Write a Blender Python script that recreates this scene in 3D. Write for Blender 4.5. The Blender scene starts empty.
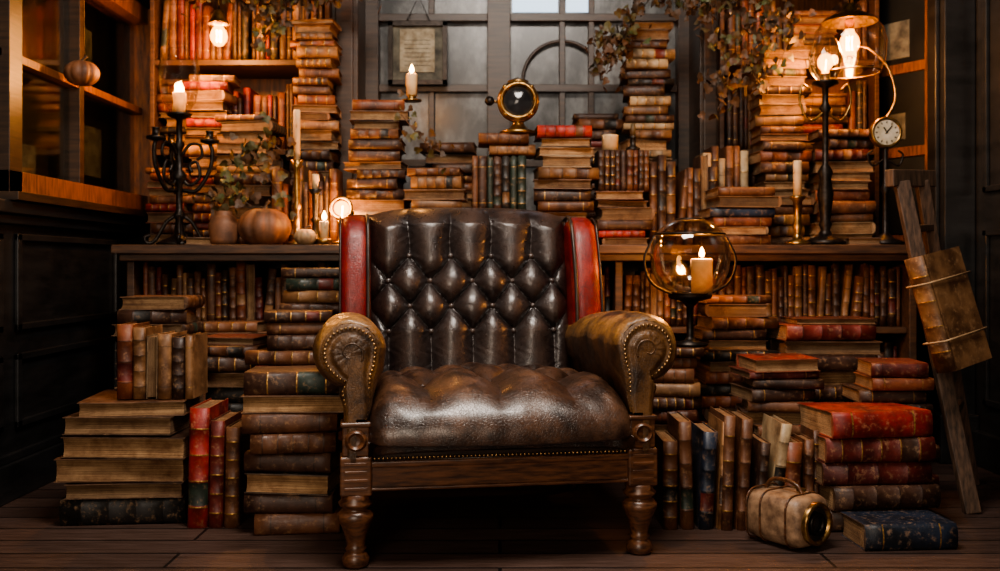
import bpy, math, random
import numpy as np
from mathutils import Matrix, Vector, Euler
R = random.Random(11)
pi = math.pi
scene = bpy.context.scene
COL = scene.collection

# ------------------------------------------------------------------ materials
def new_mat(name):
    m = bpy.data.materials.new(name); m.use_nodes = True
    nt = m.node_tree
    b = nt.nodes['Principled BSDF']
    return m, nt, b
def N(nt, t, **kw):
    n = nt.nodes.new(t)
    for k, v in kw.items():
        if k in n.inputs: n.inputs[k].default_value = v
        else: setattr(n, k, v)
    return n
def mix(nt, fac, a, b, mode='MIX'):
    n = nt.nodes.new('ShaderNodeMix'); n.data_type = 'RGBA'; n.blend_type = mode
    def s(i, v):
        if hasattr(v, 'is_linked') or hasattr(v, 'links'): nt.links.new(v, n.inputs[i])
        elif isinstance(v, (int, float)): n.inputs[i].default_value = v
        else: n.inputs[i].default_value = (*v[:3], 1)
    s(0, fac); s(6, a); s(7, b)
    return n.outputs[2]
def ramp(nt, src, p0, p1, c0=(0, 0, 0), c1=(1, 1, 1)):
    r = nt.nodes.new('ShaderNodeValToRGB')
    r.color_ramp.elements[0].position = p0; r.color_ramp.elements[1].position = p1
    r.color_ramp.elements[0].color = (*c0, 1); r.color_ramp.elements[1].color = (*c1, 1)
    nt.links.new(src, r.inputs[0]); return r.outputs[0]
def coords(nt, scale=(1, 1, 1), kind='Object'):
    tc = nt.nodes.new('ShaderNodeTexCoord'); mp = nt.nodes.new('ShaderNodeMapping')
    mp.inputs['Scale'].default_value = scale
    nt.links.new(tc.outputs[kind], mp.inputs[0]); return mp.outputs[0]
def noise(nt, vec, scale, detail=4, rough=.6):
    n = N(nt, 'ShaderNodeTexNoise', Scale=scale, Detail=detail, Roughness=rough)
    nt.links.new(vec, n.inputs['Vector']); return n.outputs[0]
def bump(nt, b, h, strength, dist=.002):
    bn = N(nt, 'ShaderNodeBump', Strength=strength, Distance=dist)
    nt.links.new(h, bn.inputs['Height']); nt.links.new(bn.outputs[0], b.inputs['Normal'])

def simple(name, c1, c2=None, rough=.5, metal=0, scale=20, stretch=(1, 1, 1), bs=.2, lo=.35, hi=.65, bdist=.002, spec=None):
    m, nt, b = new_mat(name)
    v = coords(nt, stretch)
    n = noise(nt, v, scale, 6)
    if c2 is None: c2 = tuple(x * .55 for x in c1)
    f = ramp(nt, n, lo, hi)
    nt.links.new(mix(nt, f, c2, c1), b.inputs['Base Color'])
    b.inputs['Roughness'].default_value = rough; b.inputs['Metallic'].default_value = metal
    if spec is not None: b.inputs['Specular IOR Level'].default_value = spec
    if bs: bump(nt, b, n, bs, bdist)
    return m

def book_cover_mat():
    m, nt, b = new_mat('book_leather')
    at = N(nt, 'ShaderNodeAttribute', attribute_name='Col')
    v = coords(nt)
    n1 = noise(nt, v, 55, 8, .7); n2 = noise(nt, v, 11, 5); n3 = noise(nt, v, 260, 3)
    dark = mix(nt, 1.0, at.outputs['Color'], (.34, .29, .26), 'MULTIPLY')
    c = mix(nt, ramp(nt, n2, .38, .60), dark, at.outputs['Color'])
    lite = mix(nt, .5, at.outputs['Color'], (.40, .23, .115))
    c = mix(nt, ramp(nt, n1, .54, .70), c, lite)
    nt.links.new(c, b.inputs['Base Color'])
    r = ramp(nt, n1, .3, .7, (.36,) * 3, (.68,) * 3); nt.links.new(r, b.inputs['Roughness'])
    bump(nt, b, mix(nt, .5, n3, n1), .5, .002)
    return m
def page_mat():
    m, nt, b = new_mat('book_pages')
    at = N(nt, 'ShaderNodeAttribute', attribute_name='Col')
    v = coords(nt, (2, 700, 1), 'UV')
    n = noise(nt, v, 1.0, 3, .8)
    v2 = coords(nt); n2 = noise(nt, v2, 14, 5, .65)
    c = mix(nt, ramp(nt, n, .40, .58), mix(nt, 1, at.outputs['Color'], (.28, .20, .14), 'MULTIPLY'), at.outputs['Color'])
    c = mix(nt, ramp(nt, n2, .42, .7), c, mix(nt, 1, c, (.42, .30, .2), 'MULTIPLY'))
    nt.links.new(c, b.inputs['Base Color']); b.inputs['Roughness'].default_value = .85
    bump(nt, b, n, .8, .003)
    return m
M = {}
M['cover'] = book_cover_mat(); M['pages'] = page_mat()
M['gilt'] = simple('book_gilt', (.55, .32, .10), (.14, .07, .028), .40, .7, 120)
M['iron'] = simple('wrought_iron', (.04, .033, .028), (.014, .011, .01), .42, .8, 60)
M['brass'] = simple('aged_brass', (.46, .28, .10), (.12, .065, .028), .32, .95, 40)
M['nail'] = simple('brass_nail', (.42, .26, .12), (.16, .09, .04), .3, .95, 90, bs=0)
M['wood_dark'] = simple('dark_wood', (.055, .028, .014), (.018, .010, .006), .42, 0, 6, (1, 1, 12), .3)
M['wood_chair'] = simple('carved_walnut', (.15, .060, .025), (.036, .015, .008), .32, 0, 12, (1.2, 8, 8), .3)
M['wood_oak'] = simple('oak_frame', (.26, .092, .027), (.07, .025, .010), .42, 0, 9, (10, 10, 1.2), .35)
M['wood_shelf'] = simple('shelf_wood', (.10, .045, .020), (.03, .014, .008), .5, 0, 9, (1, 9, 9), .4)
M['wood_ladder'] = simple('weathered_wood', (.11, .062, .038), (.03, .018, .012), .6, 0, 12, (9, 9, 1), .5)
M['black_paint'] = simple('black_panelling', (.019, .0185, .019), (.008, .008, .008), .34, 0, 5, (1, 1, 4), .15)
M['wax'] = simple('candle_wax', (.72, .52, .30), (.5, .33, .18), .5, 0, 15)
M['vellum'] = simple('aged_vellum', (.42, .28, .15), (.18, .10, .05), .6, 0, 18)
M['canvas'] = simple('worn_tan_leatherette', (.32, .20, .12), (.10, .055, .032), .5, 0, 30)
M['leaf'] = simple('ivy_leaf', (.07, .085, .03), (.09, .04, .016), .55, 0, 7)
M['leaf_dry'] = simple('dried_leaf', (.10, .046, .02), (.035, .022, .012), .6, 0, 9)
M['gourd'] = simple('gourd_skin', (.22, .09, .04), (.08, .036, .02), .6, 0, 12)
M['white_enamel'] = simple('enamel_dial', (.60, .53, .42), (.4, .33, .22), .4, 0, 25)
M['dark_lens'] = simple('dark_lens', (.02, .02, .022), (.01, .01, .01), .12, 0, 10, bs=0)

def glass_mat(name, tint=(1, 1, 1), gl=.05, blend=.25):
    m = bpy.data.materials.new(name); m.use_nodes = True; nt = m.node_tree; nt.nodes.clear()
    o = nt.nodes.new('ShaderNodeOutputMaterial'); t = N(nt, 'ShaderNodeBsdfTransparent', Color=(*tint, 1))
    g = N(nt, 'ShaderNodeBsdfGlossy', Roughness=gl); lw = N(nt, 'ShaderNodeLayerWeight', Blend=blend)
    mx = nt.nodes.new('ShaderNodeMixShader')
    nt.links.new(lw.outputs['Facing'], mx.inputs[0]); nt.links.new(t.outputs[0], mx.inputs[1]); nt.links.new(g.outputs[0], mx.inputs[2])
    nt.links.new(mx.outputs[0], o.inputs[0]); return m
M['glass'] = glass_mat('clear_glass', (.93, .9, .86))
M['smoke'] = glass_mat('smoky_glass', (.74, .66, .56), .08, .42)
M['pane'] = glass_mat('window_pane', (.8, .8, .76), .08, .10)
def emis(name, c, s, transp=0):
    m = bpy.data.materials.new(name); m.use_nodes = True; nt = m.node_tree; nt.nodes.clear()
    o = nt.nodes.new('ShaderNodeOutputMaterial'); e = N(nt, 'ShaderNodeEmission', Color=(*c, 1), Strength=s)
    if transp:
        t = nt.nodes.new('ShaderNodeBsdfTransparent'); mx = nt.nodes.new('ShaderNodeMixShader'); mx.inputs[0].default_value = transp
        nt.links.new(e.outputs[0], mx.inputs[1]); nt.links.new(t.outputs[0], mx.inputs[2]); nt.links.new(mx.outputs[0], o.inputs[0])
    else: nt.links.new(e.outputs[0], o.inputs[0])
    return m
M['bulb'] = emis('bulb_glow', (1, .34, .05), 11, .45)
M['filament'] = emis('filament', (1, .62, .24), 90)
M['flame'] = emis('candle_flame', (1, .48, .12), 55)

def frosted():
    m, nt, b = new_mat('grimy_window_glass')
    v = coords(nt, (1, 1, .6)); n = noise(nt, v, 3.2, 7, .65); n2 = noise(nt, v, 22, 5, .7)
    c = mix(nt, ramp(nt, n, .42, .66), (.006, .0055, .005), (.14, .135, .125))
    c = mix(nt, ramp(nt, n2, .42, .68), c, mix(nt, 1, c, (.4, .36, .34), 'MULTIPLY'))
    nt.links.new(c, b.inputs['Base Color']); nt.links.new(c, b.inputs['Emission Color'])
    b.inputs['Emission Strength'].default_value = .6; b.inputs['Roughness'].default_value = .3
    return m
M['frosted'] = frosted()
M['daylight'] = emis('daylight_pane', (.66, .80, .95), 1.8)
M['dark_glass'] = simple('dark_window_glass', (.018, .019, .017), (.004, .004, .004), .45, 0, 2.2, bs=0)
M['paper'] = simple('old_paper', (.36, .33, .25), (.18, .15, .10), .8, 0, 30)
M['paper_dim'] = simple('old_print', (.15, .15, .12), (.03, .03, .027), .8, 0, 14)

def plank_floor():
    m, nt, b = new_mat('floor_boards')
    tc = nt.nodes.new('ShaderNodeTexCoord'); mp = nt.nodes.new('ShaderNodeMapping')
    nt.links.new(tc.outputs['Object'], mp.inputs[0])
    br = N(nt, 'ShaderNodeTexBrick', Scale=1.0)
    br.inputs['Color1'].default_value = (.105, .062, .048, 1); br.inputs['Color2'].default_value = (.055, .033, .027, 1)
    br.inputs['Mortar'].default_value = (.008, .005, .004, 1); br.inputs['Mortar Size'].default_value = .005
    br.inputs['Brick Width'].default_value = 1.8; br.inputs['Row Height'].default_value = .13
    nt.links.new(mp.outputs[0], br.inputs['Vector'])
    v = coords(nt, (1.2, 14, 1)); n = noise(nt, v, 5, 8, .7)
    c = mix(nt, ramp(nt, n, .3, .7), mix(nt, 1, br.outputs['Color'], (.4, .36, .33), 'MULTIPLY'), br.outputs['Color'])
    nt.links.new(c, b.inputs['Base Color'])
    nt.links.new(ramp(nt, n, .3, .7, (.35,) * 3, (.6,) * 3), b.inputs['Roughness'])
    bump(nt, b, mix(nt, .5, n, br.outputs['Color']), .5, .006)
    return m
M['floor'] = plank_floor()

def leather(name, dark, mid, worn, attr=True, rough=.33, wornlo=.5, wornhi=.75, lo=.3, hi=.62, coat=.0, crack=.45):
    m, nt, b = new_mat(name)
    v = coords(nt)
    n = noise(nt, v, 14, 8, .65); n2 = noise(nt, v, 70, 6, .7)
    c = mix(nt, ramp(nt, n, .35, .65), dark, mid)
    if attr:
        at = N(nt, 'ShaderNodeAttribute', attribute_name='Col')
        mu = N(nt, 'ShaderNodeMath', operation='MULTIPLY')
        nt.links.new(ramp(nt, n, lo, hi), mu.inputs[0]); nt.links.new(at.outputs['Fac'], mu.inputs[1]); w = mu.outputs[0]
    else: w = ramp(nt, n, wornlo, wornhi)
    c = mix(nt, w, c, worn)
    c = mix(nt, ramp(nt, n2, .54, .68), c, mix(nt, 1, c, (.45, .38, .33), 'MULTIPLY'))
    vo = N(nt, 'ShaderNodeTexVoronoi', Scale=120.0, feature='DISTANCE_TO_EDGE')
    nz = N(nt, 'ShaderNodeTexNoise', Scale=40.0, Detail=3.0); nt.links.new(v, nz.inputs['Vector'])
    wv = N(nt, 'ShaderNodeVectorMath', operation='MULTIPLY_ADD'); nt.links.new(nz.outputs['Color'], wv.inputs[0]); wv.inputs[1].default_value = (.012,) * 3; nt.links.new(v, wv.inputs[2])
    nt.links.new(wv.outputs[0], vo.inputs['Vector'])
    cr = ramp(nt, vo.outputs[0], 0, .10)
    c = mix(nt, cr, mix(nt, 1, c, (.6, .55, .52), 'MULTIPLY'), c)
    nt.links.new(c, b.inputs['Base Color'])
    nt.links.new(ramp(nt, n2, .3, .75, (rough - .06,) * 3, (rough + .2,) * 3), b.inputs['Roughness'])
    b.inputs['Coat Weight'].default_value = coat; b.inputs['Coat Roughness'].default_value = .25
    h = mix(nt, .5, cr, n2)
    bump(nt, b, h, crack, .0013)
    return m
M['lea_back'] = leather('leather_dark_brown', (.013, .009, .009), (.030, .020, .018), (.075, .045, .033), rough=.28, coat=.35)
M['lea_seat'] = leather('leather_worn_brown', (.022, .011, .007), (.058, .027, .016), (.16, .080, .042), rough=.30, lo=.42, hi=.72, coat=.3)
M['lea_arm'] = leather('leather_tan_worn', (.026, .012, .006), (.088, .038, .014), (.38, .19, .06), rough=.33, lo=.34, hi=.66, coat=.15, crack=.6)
M['lea_red'] = leather('leather_oxblood', (.12, .007, .006), (.22, .012, .009), (.28, .035, .022), attr=False, rough=.34)
M['piping'] = simple('dark_piping', (.03, .017, .012), (.012, .008, .007), .4, 0, 40)

# ------------------------------------------------------------------ mesh builder
class MB:
    def __init__(s): s.v = []; s.f = []; s.m = []; s.c = []; s.sm = []; s.uv = []; s.mats = []
    def mi(s, mat):
        mm = M[mat] if isinstance(mat, str) else mat
        if mm not in s.mats: s.mats.append(mm)
        return s.mats.index(mm)
    def add(s, vs, fs, mat, X=None, smooth=False, col=(1, 1, 1), uvs=None, mats=None, smf=None, cols=None):
        o = len(s.v)
        if X is not None: vs = [X @ Vector(p) for p in vs]
        s.v.extend([tuple(p) for p in vs])
        mi = s.mi(mat)
        for i, f in enumerate(fs):
            s.f.append(tuple(o + k for k in f)); s.m.append(mats[i] if mats else mi)
            s.sm.append(smf[i] if smf else smooth)
            cc = cols[i] if cols else col
            for j in range(len(f)):
                s.c.extend((cc[0], cc[1], cc[2], 1.0))
                if uvs: s.uv.extend(uvs[i][j])
                else: s.uv.extend((0.0, 0.0))
    def box(s, c, d, mat, rot=(0, 0, 0), X=None):
        x, y, z = d[0] / 2, d[1] / 2, d[2] / 2
        vs = [(-x, -y, -z), (x, -y, -z), (x, y, -z), (-x, y, -z), (-x, -y, z), (x, -y, z), (x, y, z), (-x, y, z)]
        fs = [(0, 3, 2, 1), (4, 5, 6, 7), (0, 1, 5, 4), (1, 2, 6, 5), (2, 3, 7, 6), (3, 0, 4, 7)]
        T = Matrix.Translation(c) @ Euler(rot).to_matrix().to_4x4()
        if X is not None: T = X @ T
        s.add(vs, fs, mat, T)
    def bx(s, x0, x1, y0, y1, z0, z1, mat, X=None): s.box(((x0 + x1) / 2, (y0 + y1) / 2, (z0 + z1) / 2), (x1 - x0, y1 - y0, z1 - z0), mat, X=X)
    def lathe(s, prof, mat, c=(0, 0, 0), seg=28, X=None, smooth=True):
        vs = []; fs = []
        for r, z in prof:
            for k in range(seg):
                a = 2 * pi * k / seg; vs.append((r * math.cos(a), r * math.sin(a), z))
        for i in range(len(prof) - 1):
            for k in range(seg):
                k2 = (k + 1) % seg
                fs.append((i * seg + k, i * seg + k2, (i + 1) * seg + k2, (i + 1) * seg + k))
        T = Matrix.Translation(c)
        if X is not None: T = T @ X
        s.add(vs, fs, mat, T, smooth)
    def sphere(s, c, r, mat, seg=16, rings=10, scale=(1, 1, 1)):
        prof = [(max(1e-4, math.sin(pi * i / rings)) * r, -math.cos(pi * i / rings) * r) for i in range(rings + 1)]
        s.lathe(prof, mat, c, seg, Matrix.Diagonal((*scale, 1)))
    def tube(s, pts, r, mat, seg=8, close=False, col=(1, 1, 1)):
        pts = [Vector(p) for p in pts]; n = len(pts); vs = []; fs = []
        rr = r if hasattr(r, '__len__') else [r] * n
        up = Vector((0, 0, 1)); prev = None
        for i, p in enumerate(pts):
            if close: t = pts[(i + 1) % n] - pts[i - 1]
            else: t = pts[min(i + 1, n - 1)] - pts[max(i - 1, 0)]
            t.normalize()
            if prev is None:
                a = up if abs(t.dot(up)) < .9 else Vector((1, 0, 0)); nn = (a - t * a.dot(t)).normalized()
            else:
                nn = (prev - t * prev.dot(t))
                nn = nn.normalized() if nn.length > 1e-6 else prev
            prev = nn; bb = t.cross(nn)
            for k in range(seg):
                a = 2 * pi * k / seg; vs.append(p + (nn * math.cos(a) + bb * math.sin(a)) * rr[i])
        m = n if close else n - 1
        for i in range(m):
            j = (i + 1) % n
            for k in range(seg):
                k2 = (k + 1) % seg; fs.append((i * seg + k, i * seg + k2, j * seg + k2, j * seg + k))
        if not close:
            fs.append(tuple(range(seg - 1, -1, -1))); fs.append(tuple((n - 1) * seg + k for k in range(seg)))
        s.add(vs, fs, mat, None, True, col)
    def build(s, name, bevel=0, parent=None, X=None):
        me = bpy.data.meshes.new(name); me.from_pydata(s.v, [], s.f)
        for m in s.mats: me.materials.append(m)
        me.polygons.foreach_set('material_index', s.m); me.polygons.foreach_set('use_smooth', s.sm)
        ca = me.color_attributes.new('Col', 'FLOAT_COLOR', 'CORNER'); ca.data.foreach_set('color', s.c)
        uv = me.uv_layers.new(name='UVMap'); uv.data.foreach_set('uv', s.uv)
        me.update()
        ob = bpy.data.objects.new(name, me); COL.objects.link(ob)
        if bevel:
            b = ob.modifiers.new('bevel', 'BEVEL'); b.width = bevel; b.segments = 3; b.limit_method = 'ANGLE'; b.angle_limit = .6
        if X is not None: ob.matrix_world = X
        if parent: ob.parent = parent
        return ob
def catmull(P, n):
    P = [np.array(p, float) for p in P]; P = [2 * P[0] - P[1]] + P + [2 * P[-1] - P[-2]]; out = []
    k = len(P) - 3
    for i in range(n):
        t = i / (n - 1) * k; j = min(int(t), k - 1); u = t - j
        a, b, c, d = P[j:j + 4]
        out.append(.5 * ((2 * b) + (c - a) * u + (2 * a - 5 * b + 4 * c - d) * u * u + (3 * b - a - 3 * c + d) * u ** 3))
    return [tuple(float(x) for x in o) for o in out]
def light(name, loc, power, col, radius=.03, parent=None):
    l = bpy.data.lights.new(name, 'POINT'); l.energy = power; l.color = col; l.shadow_soft_size = radius
    o = bpy.data.objects.new(name, l); COL.objects.link(o); o.location = loc
    if parent: o.parent = parent
    return o

# ------------------------------------------------------------------ books
PAL = {'brown': (.145, .058, .026), 'dk': (.060, .027, .016), 'tan': (.25, .125, .054), 'red': (.29, .022, .015), 'maroon': (.13, .020, .014),
       'green': (.024, .038, .026), 'navy': (.016, .024, .044), 'black': (.02, .017, .015), 'ochre': (.29, .145, .050), 'cream': (.40, .29, .17), 'rust': (.20, .058, .024)}
DEF = ['brown'] * 7 + ['dk'] * 7 + ['tan'] * 3 + ['red'] * 1 + ['maroon'] * 3 + ['green'] + ['navy'] + ['black'] * 2 + ['ochre'] * 2 + ['rust'] * 3 + ['cream']
def pick(pal=None): return R.choice(pal or DEF)
def book(mb, X, W, H, T, cname, hi=True, label=None, nb=None):
    base = PAL[cname]; k = R.uniform(.65, 1.25); col = tuple(min(1, c * k) for c in base)
    c = .0030 if T > .02 else .0018
    b = min(.011, T * .22); s = .0035
    outer = [(W, T), (.014, T), (.008, T - .0016), (0, T - .0004), (-b * .62, T * .84), (-b * .95, T * .64), (-b * .95, T * .36), (-b * .62, T * .16), (0, .0004), (.008, .0016), (.014, 0), (W, 0)]
    inner = [(W, c), (s, c), (s, T - c), (W, T - c)]
    prof = outer + inner; n = len(prof)
    if nb is None: nb = R.choice([0, 0, 3, 4, 4, 5])
    st = [(0, 0, 0)]
    lab = R.choice([1, 1, 2]) if (nb and R.random() < .4) else -1
    for i in range(nb):
        yc = H * (i + .8) / (nb + .6)
        w = .0022
        st[-1] = (st[-1][0], st[-1][1], 2 if i == lab else 0)
        if hi:
            st += [(yc - w * 2.2, 0, 0), (yc - w, .0022, 1), (yc + w, .0022, 0), (yc + w * 2.2, 0, 0)]
        else: st += [(yc - w * .8, .0008, 1), (yc + w * .8, .0008, 0)]
    if nb == 0: st += [(H * .18, 0, 1), (H * .195, 0, 0), (H * .8, 0, 1), (H * .815, 0, 0)]
    st.append((H, 0, 0))
    sk = R.uniform(-.08, .08)
    tp = R.uniform(-.10, 0)
    vs = []; ph = R.uniform(0, 6); wa = R.uniform(0, .0024)
    for (y, rz, kd) in st:
        for i, (x, z) in enumerate(prof):
            xx = x - (rz if 3 < i < 8 else 0)
            vs.append((xx + sk * z, y, z * (1 + tp * max(0, x) / W) + wa * math.sin(ph + y * 9) * (x / W)))
    fs = []; mats = []; cols = []; smf = []
    mc, mp, mg = mb.mi('cover'), mb.mi('pages'), mb.mi('gilt')
    lc = PAL[R.choice(['black', 'maroon', 'dk', 'brown', 'green', 'tan'])] if label is None else PAL[label]
    gold = R.random() < .35
    worn = tuple(q * .55 + w_ * .45 for q, w_ in zip(col, (.24, .14, .075)))
    for j in range(len(st) - 1):
        kd = st[j][2]
        for i in range(n):
            i2 = (i + 1) % n
            fs.append((j * n + i, (j + 1) * n + i, (j + 1) * n + i2, j * n + i2))
            sp = 3 <= i < 8
            mats.append(mg if (sp and kd == 1 and gold) else mc)
            cc = lc if (sp and kd == 2) else (tuple(q * .5 for q in col) if (sp and kd == 1) else col)
            if i in (11, 15): cc = worn
            cols.append(cc); smf.append(sp)
    fs.append(tuple(range(n))); fs.append(tuple(range((len(st) - 1) * n + n - 1, (len(st) - 1) * n - 1, -1)))
    mats += [mc, mc]; cols += [worn, worn]; smf += [False, False]
    mb.add(vs, fs, 'cover', X, mats=mats, cols=cols, smf=smf)
    i_ = .005; x0 = s; x1 = W - i_; z0 = c; z1 = T - c; y0 = i_; y1 = H - i_; g = min(.006, T * .12)
    sec = [(x0, z0), (x1, z0), (x1 - g, z0 * .7 + z1 * .3), (x1 - g, z0 * .3 + z1 * .7), (x1, z1), (x0, z1)]
    vs = []
    for y in (y0, y1):
        for x, z in sec: vs.append((x + sk * z, y, z * (1 + tp * x / W) + wa * math.sin(ph + y * 9) * (x / W)))
    f2 = []; uv = []; off = R.uniform(0, 5)
    for i in range(6):
        j = (i + 1) % 6
        f2.append((i, i + 6, j + 6, j)); uv.append([(0, off + sec[i][1]), (H, off + sec[i][1]), (H, off + sec[j][1]), (0, off + sec[j][1])])
    f2.append((0, 1, 2, 3, 4, 5)); uv.append([(q[0], off + q[1]) for q in sec])
    f2.append((11, 10, 9, 8, 7, 6)); uv.append([(q[0], off + q[1]) for q in sec[::-1]])
    pk = R.uniform(.4, 1.0); pc = (.47 * pk, .285 * pk, .14 * pk)
    mb.add(vs, f2, 'pages', X, col=pc, uvs=uv)

def lay(mb, cx, yf, z, L, D, T, face, ang, cname, hi=True, tilt=0):
    Cz = Matrix.Translation((cx, yf + D / 2, z)) @ Matrix.Rotation(ang, 4, 'Z') @ Matrix.Rotation(tilt, 4, 'Y')
    if face == 'end':
        W, H = L, D; rz = R.choice([0, pi])
    else:
        W, H = D, L; rz = pi / 2 if face == 'spine' else -pi / 2
    book(mb, Cz @ Matrix.Rotation(rz, 4, 'Z') @ Matrix.Translation((-W / 2, -H / 2, 0)), W, H, T, cname, hi)
def stack(mb, cx, yf, z0, z1, L, T=(.028, .055), faces=('spine',) * 5 + ('fore',) * 2 + ('end',), pal=None, jit=.018, rot=.11, hi=True, depth=None, specs=None):
    z = z0; i = 0
    while True:
        t = R.uniform(*T)
        if z + t > z1:
            t = z1 - z
            if t < .016: break
        face = R.choice(faces); l = L * R.uniform(.78, 1.03); d = (depth or .7 * L) * R.uniform(.9, 1.05); cn = pick(pal)
        if specs and i < len(specs):
            sp = specs[i]; face, cn = sp[0], sp[1]
            if len(sp) > 2: l = L * sp[2]
            if len(sp) > 3: t = sp[3]
        lay(mb, cx + R.uniform(-jit, jit), yf + R.uniform(-jit, jit) * .8, z, l, d, t, face, R.uniform(-rot, rot), cn, hi)
        z += t + .0006; i += 1
        if z >= z1 - .012: break
    return z
def stand(mb, x, yf, z, W, H, T, cname, lean=0, hi=True, fore=False, yaw=0):
    A = Matrix.Translation((x, yf, z)) @ Matrix.Rotation(yaw, 4, 'Z') @ Matrix.Rotation(lean, 4, 'Y')
    if fore:
        B = Matrix(((0, 0, -1, T), (-1, 0, 0, W), (0, 1, 0, 0), (0, 0, 0, 1)))
    else:
        B = Matrix(((0, 0, 1, 0), (1, 0, 0, 0), (0, 1, 0, 0), (0, 0, 0, 1)))
    book(mb, A @ B, W, H, T, cname, hi)
def row(mb, x0, x1, yf, z, h=(.2, .27), W=.16, T=(.018, .042), pal=None, hi=True, lean=.15, fore=.05):
    x = x0
    while x < x1 - .012:
        t = min(R.uniform(*T), x1 - x); H = R.uniform(*h)
        if t < .012: break
        le = 0
        if R.random() < lean and x1 - x > .09:
            le = R.uniform(.03, .12)
        if le:
            stand(mb, x, yf + R.uniform(0, .015), z, W, H, t, pick(pal), le, hi); x += H * math.sin(le) * .45 + t / math.cos(le) + .002
        else:
            stand(mb, x, yf + R.uniform(0, .02), z, W * R.uniform(.9, 1), H, t, pick(pal), 0, hi, R.random() < fore); x += t + .001
def fill(mb, x0, x1, yf, z, h, pal=None):
    x = x0
    while x < x1 - .04:
        rem = x1 - x
        if R.random() < .45 and rem > .2:
            w = R.uniform(.19, .26); stack(mb, x + w / 2, yf, z, z + h * R.uniform(.5, .92), w, (.02, .045), hi=False, pal=pal, jit=.006, rot=.04, depth=.17); x += w + .01
        else:
            w = min(rem, R.uniform(.12, .3)); row(mb, x, x + w, yf, z, (h * .58, h * .88), .17, (.016, .036), pal, False); x += w + .008

# ------------------------------------------------------------------ room
LX, RX, BY = -1.70, 1.95, 4.75
H_ = 2.9
b = MB(); b.bx(LX - .2, RX + .2, -1.5, BY + .2, -.1, 0, 'floor'); b.build('floor')
b = MB(); b.bx(LX - .2, RX + .2, -1.5, BY + .2, H_, H_ + .1, 'wood_dark'); b.build('ceiling')
b = MB(); b.bx(LX, RX, BY, BY + .1, 0, H_, 'wood_dark'); b.build('wall_back')
b = MB()
b.bx(LX - .12, LX, -1.5, BY + .1, 0, 1.06, 'black_paint'); b.bx(LX - .12, LX, -1.5, BY + .1, 2.02, H_, 'black_paint')
b.bx(LX - .12, LX, -1.5, 3.3, 1.06, 2.02, 'black_paint'); b.bx(LX - .12, LX, 4.68, BY + .1, 1.06, 2.02, 'black_paint')
for y0 in (-.6, .4, 1.4, 2.4, 3.4):
    for za, zb in ((.24, .50), (.58, .92)):
        for (ya, yb, z_a, z_b) in ((y0, y0 + .9, zb - .025, zb), (y0, y0 + .9, za, za + .025), (y0, y0 + .03, za, zb), (y0 + .87, y0 + .9, za, zb)):
            b.bx(LX, LX + .016, ya, yb, z_a, z_b, 'black_paint')
b.build('wall_left', .004)
b = MB()
b.bx(LX, LX + .03, -1.5, BY, 0, .13, 'black_paint'); b.bx(LX, LX + .018, -1.5, BY, .13, .16, 'black_paint'); b.build('baseboard_left', .005)
b = MB(); b.bx(LX, LX + .05, -1.5, BY, .985, 1.03, 'black_paint'); b.bx(LX, LX + .028, -1.5, BY, .95, .985, 'black_paint'); b.build('trim_1', .006)
b = MB(); b.bx(RX, RX + .12, -1.5, BY + .1, 0, H_, 'black_paint')
for y0 in (.4, 1.3, 2.2, 3.1):
    for za, zb in ((.25, .95), (1.1, 2.2)):
        for (ya, yb, z_a, z_b) in ((y0, y0 + .8, zb - .025, zb), (y0, y0 + .8, za, za + .025), (y0, y0 + .03, za, zb), (y0 + .77, y0 + .8, za, zb)):
            b.bx(RX - .016, RX, ya, yb, z_a, z_b, 'black_paint')
b.build('wall_right', .004)
b = MB(); b.bx(RX - .03, RX, -1.5, BY, 0, .14, 'black_paint'); b.build('baseboard_right', .005)
b = MB(); b.bx(RX - .13, RX - .001, 3.98, 4.14, 0, H_, 'black_paint'); b.bx(RX - .16, RX - .001, 3.95, 4.17, 0, .2, 'black_paint')
b.bx(RX - .15, RX - .13, 4.02, 4.10, .3, 2.6, 'black_paint'); b.build('trim_2', .006)

# left window
b = MB(); x0, x1 = LX - .05, LX + .035
y0, y1, z0, z1 = 3.3, 4.68, 1.06, 2.02
b.bx(x0, x1, y0, y1, z0, z0 + .075, 'wood_oak'); b.bx(x0, x1, y0, y1, z1 - .075, z1, 'wood_oak')
b.bx(x0, x1, y0, y0 + .09, z0, z1, 'wood_dark'); b.bx(x0, x1 + .022, y1 - .085, y1, z0, z1, 'wood_oak')
b.bx(x0 - .0, x1 + .04, y0 - .02, y1 + .0, z0 - .03, z0, 'wood_dark')
for yy in (3.92,): b.bx(x0, x1 - .02, yy - .02, yy + .02, z0, z1, 'wood_dark')
b.bx(x0, x1 - .025, y0, y1, 1.52, 1.55, 'wood_oak')
b.bx(LX - .03, LX - .026, y0 + .02, y1 - .02, z0 + .02, z1 - .02, 'pane')
b.bx(LX - .118, LX - .112, y0, y1, z0, z1, 'dark_glass')
for (ya, yb, za, zb, mt) in ((3.42, 3.62, 1.70, 1.92, 'paper_dim'), (3.46, 3.6, 1.3, 1.45, 'paper_dim'), (3.5, 3.78, 1.14, 1.27, 'paper_dim'), (4.1, 4.3, 1.62, 1.84, 'paper_dim'), (4.05, 4.4, 1.2, 1.42, 'paper_dim')):
    b.bx(LX - .110, LX - .104, ya, yb, za, zb, mt)
b.build('window_1', .004)

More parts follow.
